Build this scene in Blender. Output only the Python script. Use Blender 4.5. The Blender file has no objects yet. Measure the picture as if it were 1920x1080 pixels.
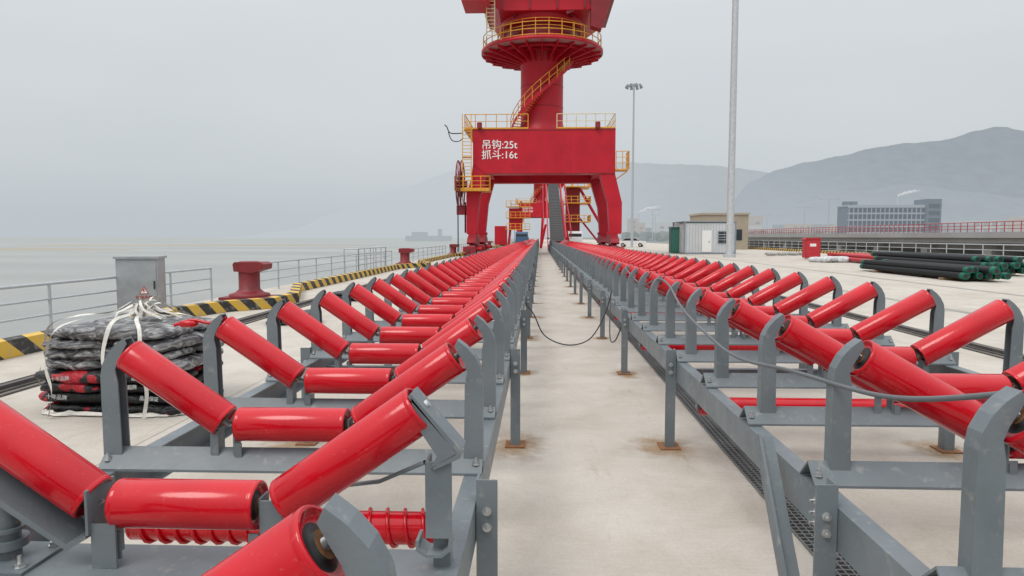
import bpy, bmesh, math, random
from mathutils import Vector, Matrix, noise
random.seed(7)
R=math.radians
scene=bpy.context.scene
COL=scene.collection
V=Vector

# ------------------------------------------------------------------ mesh builder
class MB:
    def __init__(s): s.v=[];s.f=[];s.m=[];s.s=[]
    def add(s,vs,fs,m=0,sm=False):
        o=len(s.v); s.v+= [tuple(p) for p in vs]
        for f in fs:
            s.f.append([i+o for i in f]); s.m.append(m); s.s.append(sm)
    def box(s,x0,x1,y0,y1,z0,z1,m=0):
        vs=[(x0,y0,z0),(x1,y0,z0),(x1,y1,z0),(x0,y1,z0),(x0,y0,z1),(x1,y0,z1),(x1,y1,z1),(x0,y1,z1)]
        s.add(vs,[(0,3,2,1),(4,5,6,7),(0,1,5,4),(1,2,6,5),(2,3,7,6),(3,0,4,7)],m)
    def beam(s,p0,p1,w,h,m=0,up=(0,0,1)):
        p0=V(p0);p1=V(p1);d=(p1-p0).normalized();up=V(up)
        if abs(d.dot(up))>.98: up=V((0,1,0))
        a=d.cross(up).normalized();b=a.cross(d).normalized()
        vs=[]
        for p in (p0,p1):
            for (i,j) in ((-1,-1),(1,-1),(1,1),(-1,1)): vs.append(p+a*i*w/2+b*j*h/2)
        s.add(vs,[(0,1,2,3),(7,6,5,4),(0,4,5,1),(1,5,6,2),(2,6,7,3),(3,7,4,0)],m)
    def cyl(s,p0,p1,r,seg=12,m=0,r1=None,caps=True,mc=None,sm=True):
        p0=V(p0);p1=V(p1);d=(p1-p0).normalized()
        up=V((0,0,1)) if abs(d.z)<.9 else V((0,1,0))
        a=d.cross(up).normalized();b=a.cross(d)
        if r1 is None:r1=r
        vs=[]
        for p,rr in ((p0,r),(p1,r1)):
            for i in range(seg):
                t=2*math.pi*i/seg; vs.append(p+a*math.cos(t)*rr+b*math.sin(t)*rr)
        s.add(vs,[(i,(i+1)%seg,seg+(i+1)%seg,seg+i) for i in range(seg)],m,sm)
        if caps:
            mc=m if mc is None else mc
            s.add(vs[:seg],[tuple(range(seg))[::-1]],mc); s.add(vs[seg:],[tuple(range(seg))],mc)
    def tube(s,pts,r,seg=6,m=0,closed=False):
        pts=[V(p) for p in pts];n=len(pts);vs=[];prev=None
        for k,p in enumerate(pts):
            if closed: d=(pts[(k+1)%n]-pts[k-1]).normalized()
            else: d=(pts[min(k+1,n-1)]-pts[max(k-1,0)]).normalized()
            if prev is None:
                up=V((0,0,1)) if abs(d.z)<.9 else V((0,1,0))
                a=d.cross(up).normalized()
            else: a=(prev-d*prev.dot(d)).normalized()
            prev=a;b=a.cross(d)
            for i in range(seg):
                t=2*math.pi*i/seg; vs.append(p+a*math.cos(t)*r+b*math.sin(t)*r)
        fs=[]
        for k in range(n if closed else n-1):
            k2=(k+1)%n
            for i in range(seg): fs.append((k*seg+i,k*seg+(i+1)%seg,k2*seg+(i+1)%seg,k2*seg+i))
        s.add(vs,fs,m,True)
    def prism(s,poly,ax,a,b,m=0):
        def P(u,w,t):
            return {'x':(t,u,w),'y':(u,t,w),'z':(u,w,t)}[ax]
        n=len(poly);vs=[P(u,w,a) for u,w in poly]+[P(u,w,b) for u,w in poly]
        s.add(vs,[tuple(range(n)),tuple(range(2*n-1,n-1,-1))]+[(i,(i+1)%n,n+(i+1)%n,n+i) for i in range(n)],m)
    def strip(s,A,B,y0,y1,m=0):
        n=len(A);vs=[]
        for k in range(n): vs+=[(A[k][0],y0,A[k][1]),(A[k][0],y1,A[k][1]),(B[k][0],y1,B[k][1]),(B[k][0],y0,B[k][1])]
        fs=[(0,1,2,3),(4*n-1,4*n-2,4*n-3,4*n-4)]
        for k in range(n-1):
            for i in range(4): fs.append((4*k+i,4*k+(i+1)%4,4*k+4+(i+1)%4,4*k+4+i))
        s.add(vs,fs,m)
    def lathe(s,prof,o,axis,seg=24,mats=None,sm=True):
        o=V(o);d=V(axis).normalized();up=V((0,0,1)) if abs(d.z)<.9 else V((0,1,0))
        a=d.cross(up).normalized();b=a.cross(d)
        base=len(s.v)
        for (t,r) in prof:
            for i in range(seg):
                th=2*math.pi*i/seg; s.v.append(tuple(o+d*t+a*math.cos(th)*r+b*math.sin(th)*r))
        for k in range(len(prof)-1):
            mm=mats[k] if mats else 0
            flat=abs(prof[k][0]-prof[k+1][0])<1e-5
            for i in range(seg):
                s.f.append([base+k*seg+i,base+k*seg+(i+1)%seg,base+(k+1)*seg+(i+1)%seg,base+(k+1)*seg+i]);s.m.append(mm);s.s.append(sm and not flat)
    def mesh(s,name,mats):
        me=bpy.data.meshes.new(name);me.from_pydata(s.v,[],s.f)
        for m in mats: me.materials.append(m)
        for i,p in enumerate(me.polygons): p.material_index=s.m[i];p.use_smooth=s.s[i]
        bm=bmesh.new();bm.from_mesh(me);bmesh.ops.recalc_face_normals(bm,faces=bm.faces);bm.to_mesh(me);bm.free()
        return me
    def obj(s,name,mats,parent=None,loc=None,rot=None):
        return mk(name,s.mesh(name,mats),parent,loc,rot)
def mk(name,me,parent=None,loc=None,rot=None):
    o=bpy.data.objects.new(name,me);COL.objects.link(o)
    if parent:o.parent=parent
    if loc:o.location=loc
    if rot:o.rotation_euler=rot
    return o
def empty(name,loc=(0,0,0)):
    o=bpy.data.objects.new(name,None);COL.objects.link(o);o.location=loc;o.empty_display_size=.2;return o

# ------------------------------------------------------------------ materials
def newmat(name):
    m=bpy.data.materials.new(name);m.use_nodes=True;nt=m.node_tree
    return m,nt,nt.nodes,nt.links,nt.nodes['Principled BSDF']
def mat(name,c,rough=.5,metal=0,var=.12,scale=6,bump=0,bscale=40,spec=.5,c2=None,thr=None,coat=0,world=False):
    m,nt,N,L,P=newmat(name)
    P.inputs['Roughness'].default_value=rough;P.inputs['Metallic'].default_value=metal
    P.inputs['Specular IOR Level'].default_value=spec;P.inputs['Coat Weight'].default_value=coat
    if world: tc=N.new('ShaderNodeNewGeometry').outputs['Position']
    else: tc=N.new('ShaderNodeTexCoord').outputs['Object']
    nz=N.new('ShaderNodeTexNoise');nz.inputs['Scale'].default_value=scale;nz.inputs['Detail'].default_value=6;nz.inputs['Roughness'].default_value=.6
    L.new(tc,nz.inputs['Vector'])
    cr=N.new('ShaderNodeValToRGB');L.new(nz.outputs['Fac'],cr.inputs['Fac'])
    e=cr.color_ramp.elements
    if c2 is None:
        e[0].position=.3;e[1].position=.7
        e[0].color=[x*(1-var) for x in c]+[1];e[1].color=[min(1,x*(1+var)) for x in c]+[1]
    else:
        e[0].position=thr[0];e[1].position=thr[1];e[0].color=list(c)+[1];e[1].color=list(c2)+[1]
    L.new(cr.outputs['Color'],P.inputs['Base Color'])
    mr=N.new('ShaderNodeMapRange');L.new(nz.outputs['Fac'],mr.inputs['Value'])
    mr.inputs['From Min'].default_value=.3;mr.inputs['From Max'].default_value=.7
    mr.inputs['To Min'].default_value=max(0,rough-.06);mr.inputs['To Max'].default_value=min(1,rough+.1);L.new(mr.outputs[0],P.inputs['Roughness'])
    if bump:
        n2=N.new('ShaderNodeTexNoise');n2.inputs['Scale'].default_value=bscale;n2.inputs['Detail'].default_value=4;L.new(tc,n2.inputs['Vector'])
        b=N.new('ShaderNodeBump');b.inputs['Strength'].default_value=bump;b.inputs['Distance'].default_value=.01
        L.new(n2.outputs['Fac'],b.inputs['Height']);L.new(b.outputs[0],P.inputs['Normal'])
    return m
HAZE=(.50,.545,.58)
def haze(name,c,h,hc=HAZE):  # distance haze painted into the material: dimmed base plus constant haze-coloured emission
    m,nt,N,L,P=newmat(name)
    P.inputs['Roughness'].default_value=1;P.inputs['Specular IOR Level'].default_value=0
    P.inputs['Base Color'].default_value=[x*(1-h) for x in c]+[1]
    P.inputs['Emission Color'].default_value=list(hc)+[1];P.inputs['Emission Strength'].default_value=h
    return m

def red_paint():
    m,nt,N,L,P=newmat('red_roller_paint')
    tc=N.new('ShaderNodeTexCoord');oi=N.new('ShaderNodeObjectInfo')
    add=N.new('ShaderNodeVectorMath');add.operation='ADD';L.new(tc.outputs['Object'],add.inputs[0])
    sc=N.new('ShaderNodeVectorMath');sc.operation='SCALE';sc.inputs[0].default_value=(31,17,9);L.new(oi.outputs['Random'],sc.inputs['Scale']);L.new(sc.outputs[0],add.inputs[1])
    nz=N.new('ShaderNodeTexNoise');nz.inputs['Scale'].default_value=5;nz.inputs['Detail'].default_value=5;L.new(add.outputs[0],nz.inputs['Vector'])
    cr=N.new('ShaderNodeValToRGB');L.new(nz.outputs['Fac'],cr.inputs['Fac'])
    e=cr.color_ramp.elements;e[0].position=.3;e[1].position=.72;e[0].color=(.45,.002,.009,1);e[1].color=(.56,.004,.014,1)
    n2=N.new('ShaderNodeTexNoise');n2.inputs['Scale'].default_value=75;n2.inputs['Detail'].default_value=8;L.new(add.outputs[0],n2.inputs['Vector'])
    c2=N.new('ShaderNodeValToRGB');L.new(n2.outputs['Fac'],c2.inputs['Fac']);c2.color_ramp.elements[0].position=.64;c2.color_ramp.elements[1].position=.80
    c2.color_ramp.elements[1].color=(.25,.25,.25,1)
    mx=N.new('ShaderNodeMix');mx.data_type='RGBA';L.new(c2.outputs[0],mx.inputs['Factor']);L.new(cr.outputs[0],mx.inputs['A']);mx.inputs['B'].default_value=(.55,.25,.2,1)
    L.new(mx.outputs['Result'],P.inputs['Base Color'])
    mr=N.new('ShaderNodeMapRange');L.new(nz.outputs['Fac'],mr.inputs['Value']);mr.inputs['To Min'].default_value=.05;mr.inputs['To Max'].default_value=.25;L.new(mr.outputs[0],P.inputs['Roughness'])
    b=N.new('ShaderNodeBump');b.inputs['Strength'].default_value=.08;b.inputs['Distance'].default_value=.01;n3=N.new('ShaderNodeTexNoise');n3.inputs['Scale'].default_value=14;L.new(add.outputs[0],n3.inputs['Vector']);L.new(n3.outputs['Fac'],b.inputs['Height']);L.new(b.outputs[0],P.inputs['Normal'])
    P.inputs['Specular IOR Level'].default_value=.45
    return m
M_red=red_paint()
def grey_paint():
    m,nt,N,L,P=newmat('grey_frame_paint')
    g=N.new('ShaderNodeNewGeometry').outputs['Position']
    def nz(s,d): 
        n=N.new('ShaderNodeTexNoise');n.inputs['Scale'].default_value=s;n.inputs['Detail'].default_value=d;L.new(g,n.inputs[0]);return n.outputs['Fac']
    a=N.new('ShaderNodeValToRGB');L.new(nz(4,6),a.inputs['Fac']);e=a.color_ramp.elements;e[0].position=.3;e[1].position=.7;e[0].color=(.120,.145,.160,1);e[1].color=(.168,.196,.212,1)
    d=N.new('ShaderNodeValToRGB');L.new(nz(22,9),d.inputs['Fac']);e=d.color_ramp.elements;e[0].position=.60;e[1].position=.74;e[1].color=(.4,.4,.4,1)
    mx=N.new('ShaderNodeMix');mx.data_type='RGBA';L.new(d.outputs[0],mx.inputs['Factor']);L.new(a.outputs[0],mx.inputs['A']);mx.inputs['B'].default_value=(.36,.34,.30,1)
    L.new(mx.outputs['Result'],P.inputs['Base Color'])
    r=N.new('ShaderNodeMapRange');L.new(nz(9,4),r.inputs['Value']);r.inputs['To Min'].default_value=.28;r.inputs['To Max'].default_value=.6;L.new(r.outputs[0],P.inputs['Roughness'])
    b=N.new('ShaderNodeBump');b.inputs['Strength'].default_value=.15;b.inputs['Distance'].default_value=.008;L.new(nz(60,4),b.inputs['Height']);L.new(b.outputs[0],P.inputs['Normal'])
    return m
M_grey=grey_paint()
M_black=mat('black_bearing',(.02,.02,.02),.5)
M_rust=mat('rusty_steel',(.22,.10,.04),.8,0,.4,50)
M_zinc=mat('zinc_bolt',(.55,.56,.56),.35,.9,.1,30)
M_crane=mat('crane_red_paint',(.47,.008,.022),.45,0,.16,.5,.05,2,spec=.35)
M_craned=mat('crane_dark_red',(.25,.012,.020),.5,0,.2,1)
M_yel=mat('yellow_rail_paint',(.70,.34,.03),.5,0,.15,3)
M_cream=mat('cream_rail_paint',(.72,.60,.34),.5,0,.15,3)
M_white=mat('white_paint',(.8,.8,.78),.45,0,.04,5)
M_glass=mat('dark_glass',(.03,.04,.05),.08)
M_rail=mat('galvanised_rail',(.42,.45,.48),.45,.2,.1,5)
M_steel=mat('dark_rail_steel',(.10,.09,.085),.5,.4,.3,8)
M_belt=mat('black_rubber',(.025,.025,.027),.6)
M_cable=mat('cable_rubber',(.06,.06,.065),.5)
M_cable2=mat('grey_cable',(.12,.13,.14),.5)

def concrete():
    m,nt,N,L,P=newmat('quay_concrete')
    g=N.new('ShaderNodeNewGeometry').outputs['Position']
    def nz(s,d=6,r=.6,vec=g,dist=0):
        n=N.new('ShaderNodeTexNoise');n.inputs['Scale'].default_value=s;n.inputs['Detail'].default_value=d;n.inputs['Roughness'].default_value=r;n.inputs['Distortion'].default_value=dist;L.new(vec,n.inputs['Vector']);return n.outputs['Fac']
    def ramp(f,a,b,c0,c1):
        r=N.new('ShaderNodeValToRGB');L.new(f,r.inputs['Fac']);e=r.color_ramp.elements;e[0].position=a;e[1].position=b;e[0].color=c0;e[1].color=c1;return r.outputs['Color']
    def mul(a,b,f=1):
        x=N.new('ShaderNodeMix');x.data_type='RGBA';x.blend_type='MULTIPLY';x.inputs['Factor'].default_value=f;L.new(a,x.inputs['A']);L.new(b,x.inputs['B']);return x.outputs['Result']
    base=ramp(nz(.35,8),.32,.68,(.52,.48,.425,1),(.61,.575,.525,1))
    mid=ramp(nz(1.5,10,.72,g,.6),.34,.60,(.86,.84,.81,1),(1,1,1,1))
    blot=ramp(nz(.8,4,.5,g,1.0),.50,.70,(1,1,1,1),(.92,.905,.89,1))
    fine=ramp(nz(45,6,.75),.3,.7,(.84,.835,.83,1),(1,1,1,1))
    mp=N.new('ShaderNodeMapping');mp.inputs['Scale'].default_value=(.5,7,1);mp.inputs['Rotation'].default_value=(0,0,.12);L.new(g,mp.inputs['Vector'])
    brush=ramp(nz(7,8,.7,mp.outputs[0]),.3,.7,(.90,.895,.885,1),(1,1,1,1))
    mp2=N.new('ShaderNodeMapping');mp2.inputs['Scale'].default_value=(3,.6,1);L.new(g,mp2.inputs['Vector'])
    stain=ramp(nz(1.1,9,.75,mp2.outputs[0]),.58,.76,(1,1,1,1),(.66,.58,.48,1))
    spot=ramp(nz(5.5,10,.8),.65,.72,(1,1,1,1),(.66,.64,.61,1))
    c=mul(mul(mul(mul(mul(mul(base,mid),blot),fine),brush),stain,.75),spot,.7)
    sep=N.new('ShaderNodeSeparateXYZ');L.new(g,sep.inputs[0])
    def joint(o,period,off,w):
        a=N.new('ShaderNodeMath');a.operation='ADD';a.inputs[1].default_value=off;L.new(o,a.inputs[0])
        p=N.new('ShaderNodeMath');p.operation='PINGPONG';p.inputs[1].default_value=period/2;L.new(a.outputs[0],p.inputs[0])
        l=N.new('ShaderNodeMath');l.operation='LESS_THAN';l.inputs[1].default_value=w;L.new(p.outputs[0],l.inputs[0]);return l.outputs[0]
    j1=joint(sep.outputs['Y'],9,-1.1,.005)
    j2=joint(sep.outputs['X'],7.8,-4.6,.008)
    mx=N.new('ShaderNodeMath');mx.operation='MAXIMUM';L.new(j1,mx.inputs[0]);L.new(j2,mx.inputs[1])
    m8=N.new('ShaderNodeMath');m8.operation='MULTIPLY';m8.inputs[1].default_value=.75;L.new(mx.outputs[0],m8.inputs[0])
    mm=N.new('ShaderNodeMix');mm.data_type='RGBA';L.new(m8.outputs[0],mm.inputs['Factor']);L.new(c,mm.inputs['A']);mm.inputs['B'].default_value=(.22,.20,.18,1)
    L.new(mm.outputs['Result'],P.inputs['Base Color'])
    P.inputs['Roughness'].default_value=.75;P.inputs['Specular IOR Level'].default_value=.3
    b=N.new('ShaderNodeBump');b.inputs['Strength'].default_value=.3;b.inputs['Distance'].default_value=.01;L.new(nz(50,5,.7),b.inputs['Height']);L.new(b.outputs[0],P.inputs['Normal'])
    return m
M_conc=concrete()
M_conc2=mat('pale_concrete',(.42,.41,.39),.85,0,.12,.6,world=True)

def stripes():
    m,nt,N,L,P=newmat('yellow_black_stripes')
    g=N.new('ShaderNodeNewGeometry').outputs['Position']
    d=N.new('ShaderNodeVectorMath');d.operation='DOT_PRODUCT';d.inputs[1].default_value=(.9,1,1.3);L.new(g,d.inputs[0])
    f=N.new('ShaderNodeMath');f.operation='PINGPONG';f.inputs[1].default_value=.36;L.new(d.outputs['Value'],f.inputs[0])
    l=N.new('ShaderNodeMath');l.operation='GREATER_THAN';l.inputs[1].default_value=.18;L.new(f.outputs[0],l.inputs[0])
    n=N.new('ShaderNodeTexNoise');n.inputs['Scale'].default_value=9;n.inputs['Detail'].default_value=8;L.new(g,n.inputs['Vector'])
    cr=N.new('ShaderNodeValToRGB');L.new(n.outputs['Fac'],cr.inputs['Fac']);cr.color_ramp.elements[0].position=.55;cr.color_ramp.elements[1].position=.72;cr.color_ramp.elements[1].color=(.5,.5,.5,1)
    a=N.new('ShaderNodeMix');a.data_type='RGBA';L.new(l.outputs[0],a.inputs['Factor']);a.inputs['A'].default_value=(.03,.03,.03,1);a.inputs['B'].default_value=(.62,.39,.05,1)
    b=N.new('ShaderNodeMix');b.data_type='RGBA';L.new(cr.outputs[0],b.inputs['Factor']);L.new(a.outputs['Result'],b.inputs['A']);b.inputs['B'].default_value=(.35,.32,.27,1)
    L.new(b.outputs['Result'],P.inputs['Base Color']);P.inputs['Roughness'].default_value=.6
    return m
M_str=stripes()

# ------------------------------------------------------------------ world + sun
w=bpy.data.worlds.new('World');scene.world=w;w.use_nodes=True
N=w.node_tree.nodes;L=w.node_tree.links;bg=N['Background']
SE,SR=R(55),R(-140)
sky=N.new('ShaderNodeTexSky');sky.sky_type='NISHITA';sky.sun_disc=False;sky.sun_elevation=SE;sky.sun_rotation=SR;sky.dust_density=5;sky.air_density=1.5
tc=N.new('ShaderNodeTexCoord');sep=N.new('ShaderNodeSeparateXYZ');L.new(tc.outputs['Generated'],sep.inputs[0])
nz=N.new('ShaderNodeTexNoise');nz.inputs['Scale'].default_value=1.8;nz.inputs['Detail'].default_value=5;nz.inputs['Roughness'].default_value=.5
mp=N.new('ShaderNodeMapping');mp.inputs['Scale'].default_value=(1,1,3.5);L.new(tc.outputs['Generated'],mp.inputs['Vector']);L.new(mp.outputs[0],nz.inputs['Vector'])
ma=N.new('ShaderNodeMath');ma.operation='MULTIPLY_ADD';ma.inputs[1].default_value=.22;ma.inputs[2].default_value=-.11;L.new(nz.outputs['Fac'],ma.inputs[0])
ad=N.new('ShaderNodeMath');ad.operation='ADD';L.new(ma.outputs[0],ad.inputs[0]);L.new(sep.outputs['Z'],ad.inputs[1])
cr=N.new('ShaderNodeValToRGB');L.new(ad.outputs[0],cr.inputs['Fac']);e=cr.color_ramp.elements
e[0].position=0;e[0].color=(.266,.290,.309,1)
e[1].position=1;e[1].color=(.88,.89,.90,1)
x=e.new(.10);x.color=(.296,.317,.334,1)
x=e.new(.30);x.color=(.345,.362,.375,1)
x=e.new(.5);x.color=(.53,.545,.56,1)
vs=N.new('ShaderNodeVectorMath');vs.operation='SCALE';vs.inputs['Scale'].default_value=20.5;L.new(cr.outputs['Color'],vs.inputs[0])
mx=N.new('ShaderNodeMix');mx.data_type='RGBA';mx.inputs['Factor'].default_value=.93;L.new(sky.outputs[0],mx.inputs['A']);L.new(vs.outputs[0],mx.inputs['B'])
L.new(mx.outputs['Result'],bg.inputs['Color']);bg.inputs['Strength'].default_value=.1
sun=bpy.data.lights.new('sun','SUN');sun.energy=1.2;sun.angle=R(25);sun.color=(1,.96,.91)
so=bpy.data.objects.new('sun',sun);COL.objects.link(so)
d=V((math.sin(SR)*math.cos(SE),math.cos(SR)*math.cos(SE),math.sin(SE)))
so.rotation_euler=d.to_track_quat('Z','Y').to_euler();so.location=(-20,-20,60)

# ------------------------------------------------------------------ camera
cam=bpy.data.cameras.new('camera');co=bpy.data.objects.new('camera',cam);COL.objects.link(co)
cam.lens=24;cam.sensor_width=36;cam.clip_end=20000;cam.clip_start=.05
co.location=(0,0,1.65);co.rotation_euler=(R(90-4.29),0,R(2.33));scene.camera=co
scene.view_settings.view_transform='Standard';scene.view_settings.look='None';scene.view_settings.exposure=0

# ------------------------------------------------------------------ ground, sea, land
b=MB();b.box(-8.7,29.6,-8,420,-5.5,0,0);b.obj('quay_deck_ground',[M_conc])
def sea():
    m,nt,N,L,P=newmat('sea_water')
    g=N.new('ShaderNodeNewGeometry').outputs['Position']
    n=N.new('ShaderNodeTexNoise');n.inputs['Scale'].default_value=.012;n.inputs['Detail'].default_value=6
    mp=N.new('ShaderNodeMapping');mp.inputs['Scale'].default_value=(.35,2,1);L.new(g,mp.inputs[0]);L.new(mp.outputs[0],n.inputs[0])
    cr=N.new('ShaderNodeValToRGB');L.new(n.outputs['Fac'],cr.inputs['Fac']);cr.color_ramp.elements[0].position=.35;cr.color_ramp.elements[1].position=.65
    cr.color_ramp.elements[0].color=(.20,.215,.20,1);cr.color_ramp.elements[1].color=(.29,.30,.28,1);L.new(cr.outputs[0],P.inputs['Base Color'])
    P.inputs['Roughness'].default_value=.28;P.inputs['Specular IOR Level'].default_value=.4
    n2=N.new('ShaderNodeTexNoise');n2.inputs['Scale'].default_value=.9;n2.inputs['Detail'].default_value=7;mq=N.new('ShaderNodeMapping');mq.inputs['Scale'].default_value=(.6,1.3,1);L.new(g,mq.inputs[0]);L.new(mq.outputs[0],n2.inputs[0])
    bp=N.new('ShaderNodeBump');bp.inputs['Strength'].default_value=1;bp.inputs['Distance'].default_value=.22;L.new(n2.outputs['Fac'],bp.inputs['Height']);L.new(bp.outputs[0],P.inputs['Normal'])
    return m
b=MB();b.add([(-9000,-500,-4),(6000,-500,-4),(6000,12000,-4),(-9000,12000,-4)],[(0,1,2,3)]);b.obj('sea_water',[sea()])
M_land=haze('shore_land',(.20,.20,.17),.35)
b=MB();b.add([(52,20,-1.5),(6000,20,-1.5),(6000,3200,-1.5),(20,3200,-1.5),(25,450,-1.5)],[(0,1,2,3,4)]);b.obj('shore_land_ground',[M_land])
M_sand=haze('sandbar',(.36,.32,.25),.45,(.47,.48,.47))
def blob_sheet(name,cx,cy,rx,ry,z,mt,h=.6,seed=0):
    b=MB();n=48;ring=[];ring2=[]
    for i in range(n):
        t=2*math.pi*i/n;k=1+.25*noise.noise(V((math.cos(t)*1.5+seed,math.sin(t)*1.5,seed)))
        ring.append((cx+rx*k*math.cos(t),cy+ry*k*math.sin(t),z));ring2.append((cx+rx*k*.8*math.cos(t),cy+ry*k*.8*math.sin(t),z+h))
    b.add(ring+ring2,[(i,(i+1)%n,n+(i+1)%n,n+i) for i in range(n)]+[tuple(range(n,2*n))],0,True);return b.obj(name,[mt])
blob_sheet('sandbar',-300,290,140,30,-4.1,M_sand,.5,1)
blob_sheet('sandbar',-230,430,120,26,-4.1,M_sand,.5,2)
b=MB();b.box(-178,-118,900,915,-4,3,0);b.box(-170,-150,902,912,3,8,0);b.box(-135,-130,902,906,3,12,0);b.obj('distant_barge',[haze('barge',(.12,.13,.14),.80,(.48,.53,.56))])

# hills
def hillmat(name,h0,h1,xa,xb,lo,hi,c=(.06,.08,.085)):  # aerial haze painted in as emission, amount by X, tint by height
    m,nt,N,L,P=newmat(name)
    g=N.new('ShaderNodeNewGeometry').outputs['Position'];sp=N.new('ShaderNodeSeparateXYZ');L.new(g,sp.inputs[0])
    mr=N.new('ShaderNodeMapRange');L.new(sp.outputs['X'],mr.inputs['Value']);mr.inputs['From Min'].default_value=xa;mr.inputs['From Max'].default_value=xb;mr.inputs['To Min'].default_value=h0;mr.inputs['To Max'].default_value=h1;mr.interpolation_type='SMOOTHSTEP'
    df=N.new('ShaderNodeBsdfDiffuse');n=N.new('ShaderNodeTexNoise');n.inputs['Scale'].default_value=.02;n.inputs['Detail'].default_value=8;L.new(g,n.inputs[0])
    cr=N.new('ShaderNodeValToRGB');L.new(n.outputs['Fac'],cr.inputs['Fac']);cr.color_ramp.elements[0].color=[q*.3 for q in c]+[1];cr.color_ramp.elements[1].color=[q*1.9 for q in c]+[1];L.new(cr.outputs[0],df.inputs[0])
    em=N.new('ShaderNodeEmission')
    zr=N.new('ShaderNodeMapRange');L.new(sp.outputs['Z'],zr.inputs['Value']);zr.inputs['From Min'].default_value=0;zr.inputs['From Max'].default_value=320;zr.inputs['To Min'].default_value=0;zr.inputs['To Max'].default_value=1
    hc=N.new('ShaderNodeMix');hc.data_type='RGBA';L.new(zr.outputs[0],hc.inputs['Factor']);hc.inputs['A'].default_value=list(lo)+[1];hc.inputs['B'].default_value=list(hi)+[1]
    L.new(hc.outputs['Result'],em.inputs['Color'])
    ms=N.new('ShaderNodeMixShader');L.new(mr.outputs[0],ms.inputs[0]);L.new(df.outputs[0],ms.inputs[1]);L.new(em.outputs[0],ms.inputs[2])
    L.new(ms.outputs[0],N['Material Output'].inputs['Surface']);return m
def hills(name,prof,d,mt,depth=700,seed=0,rough=6):
    b=MB();pts=[]
    xs=[p[0] for p in prof];n=260;rows=11
    for j in range(rows):
        f=j/(rows-1)
        for i in range(n):
            x=xs[0]+(xs[-1]-xs[0])*i/(n-1)
            for k in range(len(prof)-1):
                if prof[k][0]<=x<=prof[k+1][0]:
                    t=(x-prof[k][0])/(prof[k+1][0]-prof[k][0]);t=t*t*(3-2*t)*.5+t*.5
                    y=prof[k][1]*(1-t)+prof[k+1][1]*t;break
            D=d-depth*f
            X=(x-1012)/1280*d;H=(444-y)/1280*d
            z=H*(1-f)**1.1+rough*7*noise.fractal(V((X*.005,D*.005,seed)),1,2,5)*(1-abs(1-2*f)*.85)*min(1,H/150)
            if j==0: z=H+rough*1.2*noise.fractal(V((X*.012,0,seed)),1,2,5)*min(1,H/60)
            pts.append((X,D,z-4 if f<1 else -8))
    fs=[(j*n+i,j*n+i+1,(j+1)*n+i+1,(j+1)*n+i) for j in range(rows-1) for i in range(n-1)]
    b.add(pts,fs,0,True);b.obj(name,[mt])
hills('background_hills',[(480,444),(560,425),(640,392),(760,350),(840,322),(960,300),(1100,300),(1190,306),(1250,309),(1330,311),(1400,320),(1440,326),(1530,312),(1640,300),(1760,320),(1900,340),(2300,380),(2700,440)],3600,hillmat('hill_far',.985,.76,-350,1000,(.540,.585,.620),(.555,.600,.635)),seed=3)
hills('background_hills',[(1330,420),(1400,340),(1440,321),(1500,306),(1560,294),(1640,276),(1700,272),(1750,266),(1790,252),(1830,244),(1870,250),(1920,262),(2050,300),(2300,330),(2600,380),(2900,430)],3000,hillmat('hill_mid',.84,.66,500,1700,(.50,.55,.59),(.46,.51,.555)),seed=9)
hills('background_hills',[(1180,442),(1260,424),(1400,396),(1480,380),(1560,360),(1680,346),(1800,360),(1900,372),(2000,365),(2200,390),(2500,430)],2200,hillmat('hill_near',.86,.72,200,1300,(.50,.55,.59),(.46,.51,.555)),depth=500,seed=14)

# ------------------------------------------------------------------ idler sets
def roller(b,c,axis,half,rad,seg=32,m=0,mb=1,ms=2,mr=3):
    c=V(c);a=V(axis).normalized();r=rad
    def side(sg):
        h=half
        return [(sg*(h+.028),.0001),(sg*(h+.028),.011),(sg*(h-.004),.011),(sg*(h-.004),.026),(sg*(h-.012),.028),(sg*(h-.013),r*.62),(sg*(h-.009),r*.86),(sg*h,r*.9),(sg*h,r*.965),(sg*(h-.004),r)]
    pa=side(-1);pb=side(1)[::-1]
    prof=pa+[(-half+.014,r),(-half+.016,r*.988),(-half+.018,r),(half-.018,r),(half-.016,r*.988),(half-.014,r)]+pb
    ma=[ms,ms,mr,mb,mb,m,m,m,m]
    mats=ma+[m]*7+ma[::-1]
    b.lathe(prof,c,a,seg,mats)
def bolt(b,x,y,z,m=4,h=.03,ax='z'):
    D={'z':V((0,0,1)),'x':V((1,0,0)),'-x':V((-1,0,0)),'-y':V((0,-1,0))}[ax];p=V((x,y,z))
    b.cyl(p,p+D*.003,.017,12,m);b.cyl(p+D*.003,p+D*.014,.013,6,m,sm=False);b.cyl(p+D*.014,p+D*h,.006,8,m)
def arm(b,sg,E,zb,w=.062,m=5):
    ex,ez=E
    inn=[(.03,None),(.036,-.114),(.046,-.06),(.032,-.022),(.012,.012),(-.006,.045)]
    out=[(.108,None),(.108,-.090),(.100,-.042),(.075,.006),(.043,.042),(.006,.07)]
    I=[(sg*(ex+a),zb if z is None else ez+z) for a,z in inn];O=[(sg*(ex+a),zb if z is None else ez+z) for a,z in out]
    T=.007
    W=[]
    for (a,z),(c,q) in zip(O,I):
        d=V((c-a,q-z)).normalized()*T;W.append((a+d.x,z+d.y))
    b.strip(O,W,-w/2,w/2,m)
    b.strip(W,I,-w/2,-w/2+T,m);b.strip(W,I,w/2-T,w/2,m)
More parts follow.
